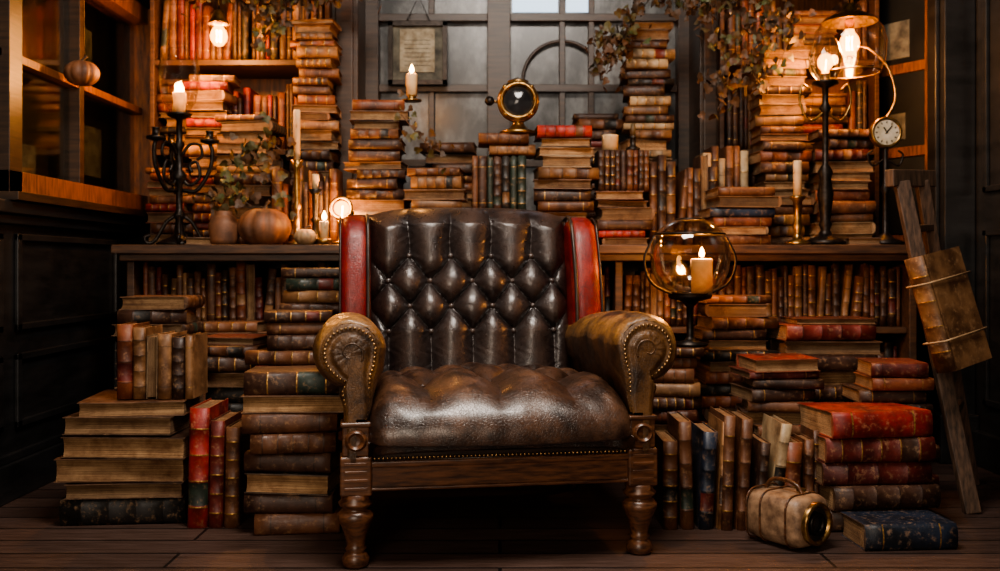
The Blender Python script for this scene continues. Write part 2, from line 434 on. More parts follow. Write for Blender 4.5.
# back window
b = MB(); wy = BY - .03
b.bx(-.60, .87, wy, BY - .002, .95, H_ - .2, 'frosted')
def bar(xa, xb, za, zb, d=.05, m='wood_dark'): b.bx(xa, xb, wy - d, wy - .001, za, zb, m)
bar(-.66, -.58, .95, 2.7, .09); bar(.85, .93, .95, 2.7, .09); bar(-.06, .05, .95, 2.7, .09)
for z in (1.30, 1.66, 2.00, 2.36): bar(-.6, .87, z - .018, z + .018)
for x in (-.33, .30, .44, .66): bar(x - .014, x + .014, .95, 2.7, .04)
b.bx(.06, .28, wy - .012, wy - .004, 2.035, 2.34, 'daylight'); b.bx(.32, .43, wy - .012, wy - .004, 2.035, 2.34, 'daylight')
ar = [(.30 + .19 * math.cos(a), wy - .03, 1.70 + .19 * math.sin(a)) for a in np.linspace(0, pi, 24)]
b.tube(ar, .009, 'wood_dark', 6)
b.build('window_2', .003)
b = MB(); b.bx(-.76, -.64, 4.38, 4.69, .9, H_ - .02, 'wood_dark'); b.bx(-.74, -.66, 4.36, 4.38, 1.0, 2.7, 'wood_dark'); b.build('trim_3', .005)
b = MB(); b.bx(.90, .99, 4.38, 4.69, .9, H_ - .02, 'wood_dark'); b.bx(.915, .975, 4.365, 4.38, 1.0, 2.7, 'wood_dark'); b.build('trim_4', .005)
b = MB(); A = Matrix.Translation((1.70, 4.60, 0)) @ Matrix.Rotation(-1.0, 4, 'Z'); Lw = .44
b.bx(.02, Lw - .02, .012, .018, .95, 2.6, 'dark_glass', A)
b.bx(0, .065, 0, .035, .90, 2.65, 'wood_oak', A); b.bx(Lw - .10, Lw, 0, .035, .90, 2.65, 'wood_oak', A)
for z in (.90, 1.30, 1.68, 2.06, 2.5): b.bx(.05, Lw - .05, .003, .032, z, z + .045, 'wood_oak', A)
for (za, zb, xa, xb) in ((1.75, 1.92, .12, .26), (1.38, 1.5, .1, .24)): b.bx(xa, xb, .006, .011, za, zb, 'paper_dim', A)
b.build('window_3', .004)

# picture frame
b = MB(); X0, X1, Z0, Z1, yy = -.53, -.25, 1.665, 1.965, 4.60
for q in ((X0, X1, Z0, Z0 + .022), (X0, X1, Z1 - .022, Z1), (X0, X0 + .022, Z0, Z1), (X1 - .022, X1, Z0, Z1)):
    b.bx(q[0], q[1], yy, yy + .03, q[2], q[3], 'iron')
b.bx(X0 + .01, X1 - .01, yy + .018, yy + .028, Z0 + .01, Z1 - .01, 'paper_dim')
b.bx(X0 + .055, X1 - .06, yy + .012, yy + .017, Z0 + .06, Z1 - .035, 'paper')
for i in range(7): b.bx(X0 + .075, X1 - .08, yy + .0105, yy + .0118, Z0 + .09 + i * .02, Z0 + .093 + i * .02, 'paper_dim')
b.tube([(-.45, yy + .03, 1.96), (-.39, yy + .06, 2.1), (-.33, yy + .03, 1.96)], .003, 'iron', 5)
b.build('picture_frame', .005)

# ------------------------------------------------------------------ ledge + lower bookcase + upper shelves
b = MB()
b.bx(-1.49, 1.66, 3.72, 4.66, .853, .888, 'wood_shelf'); b.bx(-1.47, 1.64, 3.75, 3.78, .825, .853, 'wood_shelf')
b.bx(-1.46, 1.63, 4.25, 4.28, 0, .853, 'wood_dark')
for x in (-1.46, -.55, .45, 1.60): b.bx(x, x + .03, 3.80, 4.25, 0, .825, 'wood_shelf')
b.bx(-1.43, 1.60, 3.82, 4.25, .54, .565, 'wood_shelf'); b.bx(-1.43, 1.60, 3.82, 4.25, .20, .225, 'wood_shelf')
b.build('bookcase_counter', .004)
for nm, xa, xb in (('bookshelf', -1.54, -.78), ('bookshelf', 1.0, 1.67)):
    b = MB()
    for z in (1.30, 1.70, 2.10): b.bx(xa, xb, 4.33, 4.66, z, z + .025, 'wood_shelf')
    b.bx(xa - .02, xa, 4.33, 4.66, .89, 2.6, 'wood_shelf'); b.bx(xb, xb + .02, 4.33, 4.66, .89, 2.6, 'wood_shelf')
    b.bx(xa, xb, 4.65, 4.662, .89, 2.6, 'wood_oak')
    b.build(nm, .003)
b = MB()
shp = ['brown'] * 5 + ['dk'] * 5 + ['tan', 'tan', 'maroon', 'rust', 'rust', 'ochre', 'red', 'black', 'green']
for xa, xb in ((-1.53, -.80), (1.02, 1.66)):
    fill(b, xa, xb, 4.36, .889, .38, shp); fill(b, xa, xb, 4.36, 1.326, .36, shp); fill(b, xa, xb, 4.36, 1.726, .36, shp); fill(b, xa, xb, 4.36, 2.126, .36, shp)
b.build('shelf_books')
b = MB()
for xa, xb in ((-1.42, -.56), (-.51, .44), (.49, 1.59)):
    row(b, xa, xb, 3.86, .566, (.19, .262), .17, (.016, .038), ['brown', 'dk', 'dk', 'brown', 'rust', 'tan', 'brown', 'maroon'], True, .18)
    row(b, xa, xb, 3.88, .226, (.22, .29), .17, (.02, .04), ['brown', 'dk', 'dk', 'maroon', 'black'], False, .05)
b.build('shelf_books')

# ------------------------------------------------------------------ books on the counter
Z = .889
def S(*a, **k):
    mb = MB(); z = stack(mb, *a, **k); mb.build('book_stack'); return z
def Rw(*a, **k):
    mb = MB(); row(mb, *a, **k); mb.build('book_row')
warm = ['brown', 'rust', 'tan', 'dk', 'maroon', 'dk', 'brown', 'red', 'ochre']
S(-1.40, 4.10, Z, 1.22, .2, pal=warm, depth=.18)
S(-1.06, 4.0, Z, 1.43, .25, specs=[('spine', 'dk'), ('spine', 'brown'), ('spine', 'tan')], depth=.19)
S(-1.25, 4.14, Z, 1.62, .19, (.03, .05), pal=warm, depth=.17)
Rw(-.93, -.66, 3.96, Z, (.24, .33), .17, (.02, .04), pal=['brown', 'rust', 'dk', 'tan'])
S(-.80, 4.16, Z, 1.86, .19, (.028, .05), pal=['brown', 'dk', 'rust', 'black', 'tan'], depth=.17)
S(-.50, 3.96, Z, 1.485, .24, (.03, .05), pal=['brown', 'dk', 'tan', 'dk', 'rust', 'cream'], depth=.18, faces=('spine', 'spine', 'fore'))
S(-.25, 3.90, Z, 1.20, .25, (.035, .055), pal=['rust', 'brown', 'maroon', 'tan'], depth=.19, faces=('spine', 'spine', 'spine', 'fore'))
z = S(.0, 3.97, Z, 1.02, .24, pal=warm, depth=.18)
mb = MB(); row(mb, -.115, .115, 3.98, z, (.238, .24), .17, (.022, .04), ['green', 'dk', 'black', 'green', 'brown', 'black'], True, 0, 0); mb.build('book_row')
zc = S(.03, 3.97, z + .241, z + .241 + .1, .21, (.03, .045), specs=[('spine', 'tan'), ('spine', 'brown'), ('spine', 'brown')], depth=.17, rot=.05)
S(.265, 3.94, Z, 1.375, .25, (.036, .05), specs=[('spine', 'brown'), ('spine', 'rust'), ('fore', 'brown'), ('spine', 'brown'), ('spine', 'dk'), ('fore', 'brown'), ('spine', 'tan'), ('fore', 'cream'), ('fore', 'cream'), ('fore', 'dk')], pal=['red', 'maroon'], faces=('spine',), depth=.18)
z = S(.50, 3.95, Z, 1.12, .22, pal=warm, depth=.17)
mb = MB(); row(mb, .40, .61, 3.96, z, (.168, .17), .16, (.016, .03), ['dk', 'brown', 'rust', 'dk'], True, 0, 0); mb.build('book_row'); zcan = z + .171
Rw(.62, .90, 4.02, Z, (.30, .38), .18, (.022, .045), pal=['brown', 'dk', 'rust', 'dk', 'tan'])
S(.655, 4.28, Z, 1.88, .22, (.028, .05), pal=['brown', 'dk', 'tan', 'cream', 'rust', 'black'], depth=.17)
S(.45, 4.42, Z, 1.50, .22, (.028, .05), pal=['brown', 'dk', 'dk', 'maroon'], depth=.17)
S(-.22, 4.40, Z, 1.38, .24, (.028, .05), pal=['brown', 'dk', 'dk', 'tan'], depth=.17)
S(.97, 3.86, Z, 1.12, .27, (.03, .05), specs=[('spine', 'brown'), ('end', 'cream'), ('spine', 'rust'), ('spine', 'navy'), ('end', 'tan'), ('spine', 'brown')], depth=.2)
Rw(.86, 1.06, 4.12, Z, (.36, .44), .18, (.022, .04), pal=['brown', 'dk', 'red', 'rust', 'tan', 'cream'])
S(1.19, 4.06, Z, 1.72, .22, (.03, .05), pal=['brown', 'dk', 'tan', 'rust', 'ochre', 'maroon'], depth=.18)
S(1.44, 4.04, Z, 1.39, .24, (.03, .055), pal=['brown', 'rust', 'maroon', 'dk', 'cream'], depth=.18)
mb = MB(); lay(mb, -1.165, 3.78, Z, .13, .09, .03, 'fore', .15, 'tan'); lay(mb, 1.42, 3.76, Z, .12, .09, .028, 'fore', -.2, 'brown'); mb.build('book')

# ------------------------------------------------------------------ floor piles LEFT
S(-1.17, 3.02, 0, .385, .40, (.045, .075), specs=[('spine', 'black', .95, .085), ('fore', 'dk', .9, .05), ('fore', 'brown', 1.0, .075), ('fore', 'dk', .97, .07), ('fore', 'dk', .85, .055), ('fore', 'brown', .82, .05)], depth=.28, rot=.12)
mb = MB(); x = -1.21
for t, h, c_, fo in ((.05, .235, 'rust', 0), (.04, .225, 'tan', 0), (.035, .20, 'cream', 1), (.045, .205, 'tan', 0), (.04, .195, 'dk', 0), (.025, .20, 'tan', 0)):
    stand(mb, x, 3.07, .387, .16, h, t, c_, 0.0, True, fo); x += t + .001
mb.build('book_row')
mb = MB(); x = -.965
for t, h, c_ in ((.062, .37, 'red'), (.045, .33, 'maroon'), (.045, .31, 'brown')):
    stand(mb, x, 3.0, 0, .22, h, t, c_, 0.02, True); x += t + .003
mb.build('book_row')
S(-.635, 2.92, 0, .485, .28, (.045, .06), specs=[('spine', 'brown', .9, .062), ('spine', 'dk', .95, .06), ('fore', 'black', .92, .06), ('spine', 'dk', .95, .06), ('spine', 'brown', .9, .06), ('spine', 'brown', 1, .06), ('fore', 'brown', 1.1, .052), ('spine', 'dk', 1.12, .07)], depth=.22, rot=.22, jit=.02)
S(-1.22, 3.42, 0, .70, .27, (.035, .055), depth=.2, pal=['brown', 'dk', 'tan'], faces=('fore', 'spine', 'end'))
S(-.94, 3.34, 0, .56, .26, (.035, .055), depth=.2, pal=['maroon', 'dk', 'brown', 'black'], rot=.15)
S(-.70, 3.28, 0, .66, .27, (.035, .055), depth=.2, pal=['dk', 'brown', 'maroon', 'dk', 'brown'], rot=.2)
S(-.66, 3.53, 0, .80, .27, (.03, .05), depth=.19, pal=['green', 'black', 'dk', 'tan', 'brown'], faces=('spine', 'fore', 'spine'), rot=.14)
S(-1.0, 3.58, 0, .60, .25, (.035, .055), depth=.19, pal=['brown', 'maroon', 'dk'])
# ------------------------------------------------------------------ floor piles RIGHT
S(.585, 3.24, 0, .535, .2, (.03, .05), depth=.2, pal=['brown', 'dk', 'tan', 'rust'], rot=.15)
S(.85, 3.48, 0, .70, .27, (.03, .05), depth=.2, pal=['brown', 'dk', 'maroon', 'black', 'rust'], rot=.14)
S(.93, 3.18, 0, .46, .25, (.03, .05), depth=.2, pal=['brown', 'dk', 'maroon'], faces=('spine', 'spine', 'fore'), rot=.14)
mb = MB(); lay(mb, .93, 3.17, .461, .22, .17, .045, 'fore', .12, 'red'); mb.build('book')
S(1.17, 3.42, 0, .62, .34, (.04, .06), depth=.21, pal=['maroon', 'dk', 'brown', 'dk', 'maroon'], rot=.1, faces=('spine', 'spine', 'spine', 'fore'))
S(1.30, 3.18, 0, .50, .22, (.035, .055), depth=.2, pal=['brown', 'dk', 'rust', 'maroon'], faces=('spine', 'spine', 'fore'), rot=.12)
mb = MB(); x = .50
for t, h, c_, le in ((.045, .27, 'brown', 0), (.04, .33, 'brown', -.03), (.045, .30, 'navy', .05), (.02, .33, 'tan', .05)):
    stand(mb, x, 2.98, 0, .2, h, t, c_, le, True); x += t + .012
x = .675
for t, h, c_, le in ((.035, .35, 'brown', .03), (.035, .34, 'brown', .05), (.03, .27, 'dk', .1), (.035, .33, 'cream', .14), (.05, .27, 'rust', .05)):
    stand(mb, x, 2.97, 0, .2, h, t, c_, le, True); x += t + .013
mb.build('book_row')
mb = MB(); row(mb, .94, .99, 3.0, 0, (.27, .3), .13, (.025, .04), ['brown', 'rust', 'tan'], True, 0, 0); mb.build('book_row')
S(1.145, 2.95, 0, .375, .36, (.055, .075), specs=[('spine', 'dk', .9, .068), ('spine', 'dk', .95, .07), ('spine', 'maroon', .95, .07), ('spine', 'maroon', .95, .075), ('spine', 'red', .9, .08)], depth=.22, rot=.15, jit=.018)
mb = MB(); lay(mb, 1.16, 2.76, .0, .27, .16, .075, 'spine', .07, 'navy'); mb.build('book')

# ------------------------------------------------------------------ ARMCHAIR
chair = bpy.data.objects.new('armchair', None); COL.objects.link(chair)
CX = Matrix.Translation((.004, 2.665, 0)) @ Matrix.Rotation(math.radians(9), 4, 'Z')
chair.matrix_world = CX
def tuft(u, v, a, bb, v0, v1, pw=.42):
    vc = min(max(v, v0), v1); p = (u / a + vc / bb) / 2; q = (u / a - vc / bb) / 2
    return abs(math.sin(pi * p) * math.sin(pi * q)) ** pw
def gridmesh(mb, f, nu, nv, mat):
    vs = []; cs = []
    for j in range(nv + 1):
        for i in range(nu + 1):
            p, w = f(i / nu, j / nv); vs.append(p); cs.append(w)
    fs = []; cols = []
    for j in range(nv):
        for i in range(nu):
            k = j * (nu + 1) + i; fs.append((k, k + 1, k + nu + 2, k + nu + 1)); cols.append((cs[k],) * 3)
    mb.add(vs, fs, mat, smooth=True, cols=cols)
HB = .352; TA, TB = .070, .084; TV = [.168, .252, .336, .420]
def ybase(z): return .60 + (z - .42) * .20
def wob(u, v): return .006 * math.sin(u * 23 + 2 * math.sin(v * 17)) + .004 * math.sin(v * 31 + u * 11)
def fback(s, t):
    u = (s * 2 - 1) * HB
    top = 1.012 - .034 * abs(u / HB) ** 4
    z = .41 + t * (top - .41)
    v = z - .42
    inb = max(0, min(1, (v - .16) / .05))
    tf = tuft(u + wob(u, v) * .5 * inb, v, TA, TB, TV[0], TV[-1], .46)
    e = min(HB - abs(u), top - z); r = .08
    drop = 0
    if e < r: drop = r - math.sqrt(max(0, r * r - (r - e) ** 2))
    ed = min(1, e / .06)
    amp = .046 * (.62 + .38 * max(0, min(1, (v - .05) / .12)))
    tt = max(0, (v - .44) / .12); amp *= 1 - .55 * min(1, tt) ; pl = .024 * min(1, tt)
    y = ybase(z) + drop - (amp * tf + pl) * (.2 + .8 * ed) - .018 * (1 - (u / HB) ** 2)
    y += .0012 * math.sin(u * 140 + 5 * math.sin(v * 60)) * (1 - tf)
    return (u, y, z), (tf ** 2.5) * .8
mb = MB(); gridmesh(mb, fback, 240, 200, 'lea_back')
for j in range(2, 6):
    for i in range(-5, 6):
        if (i + j) % 2: continue
        u, z = i * TA, .42 + j * TB
        if abs(u) > HB - .03: continue
        y = ybase(z) - .018 * (1 - (u / HB) ** 2) - .004
        mb.lathe([(.0001, -.008), (.006, -.007), (.011, -.002), (.011, .003)], 'lea_back', (u, y, z), 14, Matrix.Rotation(-pi / 2, 4, 'X'))
mb.build('back_cushion', parent=chair)
def prism(mb, outline, x0, x1, mat):
    n = len(outline); vs = [(x0, y, z) for y, z in outline] + [(x1, y, z) for y, z in outline]
    fs = [tuple(range(n - 1, -1, -1)), tuple(range(n, 2 * n))] + [(i, (i + 1) % n, (i + 1) % n + n, i + n) for i in range(n)]
    mb.add(vs, fs, mat)
mb = MB(); prism(mb, [(.665, .26), (.665, .55), (.75, .985), (.83, .985), (.79, .60), (.76, .26)], -.42, .42, 'lea_back')
mb.build('back_shell', .03, chair)
for sgn in (-1, 1):
    mb = MB()
    ol = [(.60, .50), (.565, .60), (.565, .68), (.59, .80), (.625, .90), (.655, .955), (.71, .978), (.77, .965), (.80, .90), (.78, .70), (.74, .50)]
    xa, xb = (.340, .442)
    if sgn < 0: xa, xb = -xb, -xa
    prism(mb, ol, xa, xb, 'lea_red'); o = mb.build('wing_' + ('right' if sgn > 0 else 'left'), .036, chair)
    o.modifiers['bevel'].segments = 6
    for p in o.data.polygons: p.use_smooth = True
    o.modifiers['bevel'].angle_limit = .9
    mb = MB(); pts = catmull([(sgn * .349, y + .002, z) for y, z in ol[:8]], 60)
    mb.tube(pts, .0065, 'piping', 8)
    pts = catmull([(sgn * .440, y + .016, z - .004) for y, z in ol[1:8]], 60); mb.tube(pts, .004, 'piping', 8)
    mb.build('wing_piping_' + ('right' if sgn > 0 else 'left'), parent=chair)
prof = catmull([(.66, .420), (.50, .432), (.33, .444), (.18, .448), (.07, .438), (.005, .408), (-.032, .368), (-.032, .328), (-.002, .290)], 161)
arc = [0]
for i in range(1, 161): arc.append(arc[-1] + math.dist(prof[i], prof[i - 1]))
def fseat(s, t):
    i = min(int(t * 160), 159)
    y, z = prof[i if t < 1 else 160]; y2, z2 = prof[i + 1]; y1, z1 = prof[max(i - 1, 0)]
    ty, tz = y2 - y1, z2 - z1; L = math.hypot(ty, tz); ny, nz = tz / L, -ty / L
    if nz < -.2 or (i < 100 and nz < 0): ny, nz = -ny, -nz
    a = arc[min(int(t * 160), 160)]
    hw = .345 + .018 * min(1, max(0, (.25 - y) / .25))
    u = (s * 2 - 1) * hw
    tf = tuft(u + .007 * math.sin(a * 30 + u * 9), a, .100, .112, .112, .448, .5)
    fade = 1 if a < .50 else max(.0, 1 - (a - .50) / .20)
    e = hw - abs(u); r = .06; drop = r - math.sqrt(max(0, r * r - (r - e) ** 2)) if e < r else 0
    d = .046 * (tf * fade + .85 * (1 - fade)) + .026 * (1 - (u / hw) ** 2) - drop * .8 - .012
    d += .0013 * math.sin(u * 37 + 3.1 * math.sin(a * 13 + 1)) * math.sin(a * 29 + 4 * math.sin(u * 11))
    if i >= 150: d *= (160 - i) / 10 * .7 + .3
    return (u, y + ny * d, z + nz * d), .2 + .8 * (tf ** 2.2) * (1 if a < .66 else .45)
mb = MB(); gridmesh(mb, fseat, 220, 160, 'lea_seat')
for j in range(1, 5):
    for i in range(-3, 4):
        if (i + j) % 2: continue
        k = min(range(161), key=lambda q: abs(arc[q] - j * .112)); y, z = prof[k]; u = i * .100
        mb.sphere((u, y, z + .026 * (1 - (u / .35) ** 2) - .009), .010, 'lea_seat', 12, 8, (1, 1, .6))
mb.build('seat_cushion', parent=chair)
# arms
ACX, ACZ, AR = .410, .575, .096
def armsec():
    pts = [(.362, .40), (.352, .44), (.338, .49), (.322, .53)]
    for k in range(0, 29):
        a = math.radians(172 - k * 9.1); pts.append((ACX + AR * math.cos(a), ACZ + AR * math.sin(a)))
    pts += [(.440, .462), (.428, .43), (.424, .36), (.424, .285)]
    return pts
SEC = armsec(); ns = len(SEC)
for sgn in (-1, 1):
    nm = 'right' if sgn > 0 else 'left'
    mb = MB(); vs = []; cs = []
    ny = 70
    for j in range(ny + 1):
        y = -.012 + .672 * (j / ny) ** 1.5
        fr = min(1, (y + .012) / .05); sc = .82 + .20 * math.sqrt(1 - (1 - fr) ** 2) - .07 * min(1, max(0, y - .05) / .4)
        low = -.03 * max(0, (y - .25) / .4) ** 1.5
        for i, (x, z) in enumerate(SEC):
            k = max(0, min(1, (z - .44) / .06))
            xx = x + (ACX - x) * (1 - sc) * k; zz = z + (ACZ - z) * (1 - sc) * k
            wb = .0028 * math.sin(y * 34 + i * .7) * math.sin(i * .5) + .0015 * math.sin(y * 90 + i)
            ple = .0022 * abs(math.sin(i * 1.57)) * max(0, 1 - (y + .012) / .07)
            zz += ple * (1 if z > ACZ else -1) * k
            if z > .5: zz += low + wb; xx += wb * .6
            vs.append((sgn * xx, y, zz))
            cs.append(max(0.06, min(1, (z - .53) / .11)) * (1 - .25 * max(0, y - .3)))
    fs = []; cols = []
    for j in range(ny):
        for i in range(ns - 1):
            k = j * ns + i; f = (k, k + 1, k + 1 + ns, k + ns)
            fs.append(f if sgn > 0 else f[::-1]); cols.append((cs[i],) * 3)
    mb.add(vs, fs, 'lea_arm', smooth=True, cols=cols)
    mb.build('arm_' + nm, parent=chair)
    mb = MB(); rings = 12; vs = []; fs = []
    for k in range(rings + 1):
        f = 1 - k / rings; t_ = 1 - f
        for i, (x, z) in enumerate(SEC):
            kk = max(0, min(1, (z - .44) / .06))
            X_ = x + (ACX - x) * .18 * kk; Z_ = z + (ACZ - z) * .18 * kk
            mx = .394 + (ACX - .394) * kk; mz = z + (ACZ - z) * kk if z > .44 else z
            px = mx + (X_ - mx) * f; pz = mz + (Z_ - mz) * f
            yy = -.012 - .014 * math.sin(min(1, t_ * 2.2) * pi / 2) + .010 * math.exp(-((t_ - .30) / .08) ** 2) * kk
            yy += .0015 * math.sin(i * 2.2) * math.exp(-((t_ - .5) / .3) ** 2) * kk
            vs.append((sgn * px, yy, pz))
    cols = []
    for k in range(rings):
        for i in range(ns - 1):
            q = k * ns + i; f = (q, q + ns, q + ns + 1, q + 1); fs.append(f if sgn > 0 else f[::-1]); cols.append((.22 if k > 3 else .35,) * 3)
    mb.add(vs, fs, 'lea_arm', smooth=True, cols=cols)
    sp = []
    for k in range(50):
        t = k / 49; a = math.radians(215 - t * 330); r = .036 * (1 - t * .75)
        sp.append((sgn * (ACX + r * math.cos(a)), -.0255, ACZ + r * math.sin(a)))
    mb.tube(sp, [.0034 * (1 - .5 * k / 49) for k in range(50)], 'lea_arm', 8, col=(.15, .15, .15))
    mb.build('arm_front_' + nm, parent=chair)
    mb = MB(); pts = []
    for i, (x, z) in enumerate(SEC):
        kk = max(0, min(1, (z - .44) / .06))
        mx = .394 + (ACX - .394) * kk; mz = z + (ACZ - z) * kk
        q = .30 if kk > .5 else .24
        pts.append((mx + (x - mx) * (1 - q), mz + (z - mz) * (1 - q) if kk > 0 else z))
    acc = 0
    for i in range(len(pts) - 1):
        L = math.dist(pts[i], pts[i + 1]); t = acc
        while t < L:
            p = (pts[i][0] + (pts[i + 1][0] - pts[i][0]) * t / L, pts[i][1] + (pts[i + 1][1] - pts[i][1]) * t / L)
            mb.sphere((sgn * p[0], -.0175, p[1]), .0046, 'nail', 8, 6, (1, .8, 1)); t += .0118
        acc = t - L
    mb.build('arm_nails_' + nm, parent=chair)
mb = MB()
mb.bx(-.40, .40, -.012, .03, .205, .272, 'wood_chair'); mb.bx(-.40, .40, -.02, .03, .268, .286, 'wood_chair'); mb.bx(-.40, .40, -.018, .03, .205, .216, 'wood_chair')
mb.bx(-.43, -.39, .0, .78, .205, .286, 'wood_chair'); mb.bx(.39, .43, .0, .78, .205, .286, 'wood_chair'); mb.bx(-.40, .40, .74, .78, .205, .286, 'wood_chair')
for s_ in (-1, 1):
    mb.bx(s_ * .395 - .042, s_ * .395 + .042, -.026, .05, .195, .30, 'wood_chair')
    mb.bx(s_ * .395 - .036, s_ * .395 + .036, -.022, .045, .30, .385, 'wood_chair')
    mb.bx(s_ * .395 - .041, s_ * .395 + .041, -.028, .048, .378, .392, 'wood_chair')
mb.build('frame', .005, chair)
mb = MB()
for s_ in (-1, 1):
    mb.lathe([(.0001, 0), (.012, .001), (.018, .006), (.022, .012), (.026, .008), (.03, 0)], 'wood_chair', (s_ * .395, -.022, .343), 20, Matrix.Rotation(pi / 2, 4, 'X'))
    for k in range(4): mb.box((s_ * .395, -.0265, .215 + k * .022), (.06, .004, .008), 'wood_chair')
mb.build('frame_carving', .001, chair)
for i, (lx, ly) in enumerate(((-.395, .012), (.395, .012))):
    mb = MB(); pr = [(.0001, 0), (.026, 0), (.034, .006), (.037, .022), (.030, .036), (.024, .043), (.030, .050), (.024, .056), (.027, .075), (.037, .105), (.048, .128), (.050, .142), (.040, .152), (.030, .157), (.044, .165), (.047, .174), (.038, .182), (.042, .197), (.0001, .198)]
    mb.lathe(pr, 'wood_chair', (lx, ly, 0), 32); mb.build('leg_%d' % (i + 1), parent=chair)
for i, lx in enumerate((-.39, .39)):
    mb = MB(); mb.tube([(lx, .80, 0), (lx, .78, .08), (lx, .755, .21)], [.018, .02, .028], 'wood_chair', 8); mb.build('leg_%d' % (i + 3), parent=chair)
mb = MB()
n = 62
for i in range(n):
    x = -.345 + .69 * i / (n - 1); mb.sphere((x, -.016, .293), .0048, 'nail', 8, 6)
mb.tube([(-.35, -.012, .2865), (.35, -.012, .2865)], .003, 'piping', 6)
mb.build('seat_nails', parent=chair)
mb = MB(); mb.bx(-.39, .39, .02, .74, .27, .30, 'wood_dark'); mb.build('seat_base', parent=chair)

# ------------------------------------------------------------------ lamps, candles
WARM = (1.0, .42, .11)
def bulb(mb, c, r=.03):
    mb.lathe([(.0001, -1.2 * r), (.5 * r, -1.05 * r), (.9 * r, -.5 * r), (r, 0), (.85 * r, .6 * r), (.5 * r, 1.1 * r), (.42 * r, 1.5 * r)], 'bulb', c, 18)
    for k in range(5):
        a = k * 2 * pi / 5; mb.tube([(c[0] + .3 * r * math.cos(a), c[1] + .3 * r * math.sin(a), c[2] - .7 * r), (c[0] + .3 * r * math.cos(a + .6), c[1] + .3 * r * math.sin(a + .6), c[2] + .7 * r)], r * .05, 'filament', 5)
    mb.lathe([(.45 * r, 1.4 * r), (.48 * r, 2.3 * r), (.3 * r, 2.5 * r), (.0001, 2.5 * r)], 'brass', c, 16)
def flame(mb, c, h=.038):
    mb.lathe([(.0001, 0), (h * .2, h * .15), (h * .26, h * .35), (h * .16, h * .7), (.0001, h)], 'flame', c, 12)
def candle(mb, c, r, h, lit=True):
    mb.lathe([(.0001, 0), (r, 0), (r, h * .9), (r * 1.05, h * .97), (r * .9, h), (r * .6, h - .004), (.0001, h - .004)], 'wax', c, 20)
    mb.tube([(c[0], c[1], c[2] + h - .004), (c[0] + .001, c[1], c[2] + h + .008)], .0012, 'iron', 5)
    for k in range(3):
        a = R.uniform(0, 6); mb.tube([(c[0] + r * math.cos(a), c[1] + r * math.sin(a), c[2] + h * .97), (c[0] + r * 1.05 * math.cos(a), c[1] + r * 1.05 * math.sin(a), c[2] + h * R.uniform(.4, .8))], [.002, .003], 'wax', 6)
    if lit: flame(mb, (c[0], c[1], c[2] + h + .003))

cx, cy = -1.28, 3.88
mb = MB()
mb.lathe([(.0001, 0), (.085, 0), (.088, .008), (.07, .018), (.03, .035), (.018, .06), (.014, .10), (.024, .12), (.013, .14), (.012, .24), (.026, .26), (.03, .28), (.014, .30), (.012, .38), (.022, .40), (.012, .42), (.012, .50), (.045, .515), (.05, .525), (.02, .53), (.0001, .53)], 'iron', (cx, cy, Z), 24)
for k in range(4):
    a = k * pi / 2 + .3; dx, dy = math.cos(a), math.sin(a)
    P = catmull([(cx + dx * .012, cy + dy * .012, Z + .12), (cx + dx * .05, cy + dy * .05, Z + .09), (cx + dx * .09, cy + dy * .09, Z + .02), (cx + dx * .12, cy + dy * .12, Z + .008), (cx + dx * .13, cy + dy * .13, Z + .03), (cx + dx * .11, cy + dy * .11, Z + .04)], 30); mb.tube(P, .007, 'iron')
for k in range(3):
    a = k * 2 * pi / 3 + .05; dx, dy = math.cos(a), math.sin(a)
    f = lambda r, z: (cx + dx * r, cy + dy * r, Z + z)
    mb.tube(catmull([f(.01, .27), f(.04, .24), f(.08, .27), f(.07, .33), f(.04, .32), f(.05, .29)], 30), .0065, 'iron')
    mb.tube(catmull([f(.012, .22), f(.07, .22), f(.12, .30), f(.13, .37), f(.12, .41)], 30), .008, 'iron')
    mb.tube(catmull([f(.012, .36), f(.04, .40), f(.08, .40), f(.09, .36), f(.07, .34)], 30), .006, 'iron')
    mb.lathe([(.0001, .40), (.035, .41), (.038, .42), (.015, .425), (.014, .45), (.018, .455), (.0001, .456)], 'iron', (cx + dx * .12, cy + dy * .12, Z), 18)
mb.lathe([(.03, .52), (.062, .57), (.078, .64), (.080, .70), (.070, .75), (.072, .77)], 'glass', (cx, cy, Z), 28)
candle(mb, (cx, cy, Z + .53), .024, .08)
o = mb.build('candelabra'); light('flame_light', (cx, cy, Z + .67), 20, WARM, .02, o)

def pend(name, c, power, glass_r=.07, top=2.9):
    mb = MB(); bulb(mb, c, .036)
    mb.tube([(c[0], c[1], c[2] + .09), (c[0], c[1], top)], .004, 'iron', 6)
    mb.lathe([(.02, .07), (.03, .065), (glass_r * .9, .06), (glass_r, .05), (glass_r * .92, .055), (.028, .08), (.02, .105), (.0001, .115)], 'brass', c, 24)
    o = mb.build(name); light('bulb_light', c, power, WARM, .03, o); return o
pend('pendant_lamp', (-1.18, 4.08, 1.77), 40, .045)
c = (1.42, 3.95, 1.71)
mb = MB(); bulb(mb, c, .040)
mb.lathe([(.12, -.12), (.14, -.07), (.145, 0), (.135, .05), (.10, .10), (.05, .125), (.02, .132)], 'glass', c, 36)
mb.lathe([(.11, .085), (.07, .115), (.03, .135), (.025, .16), (.0001, .165)], 'brass', c, 32)
mb.tube([(c[0] + .12 * math.cos(a), c[1] + .12 * math.sin(a), c[2] - .12) for a in np.linspace(0, 2 * pi, 40)[:-1]], .004, 'brass', 6, True)
mb.tube([(c[0], c[1], c[2] + .16), (c[0], c[1], 2.9)], .004, 'iron', 6)
o = mb.build('glass_dome_lamp'); light('bulb_light', c, 42, WARM, .03, o)
c = (1.285, 3.84, 1.60)
mb = MB()
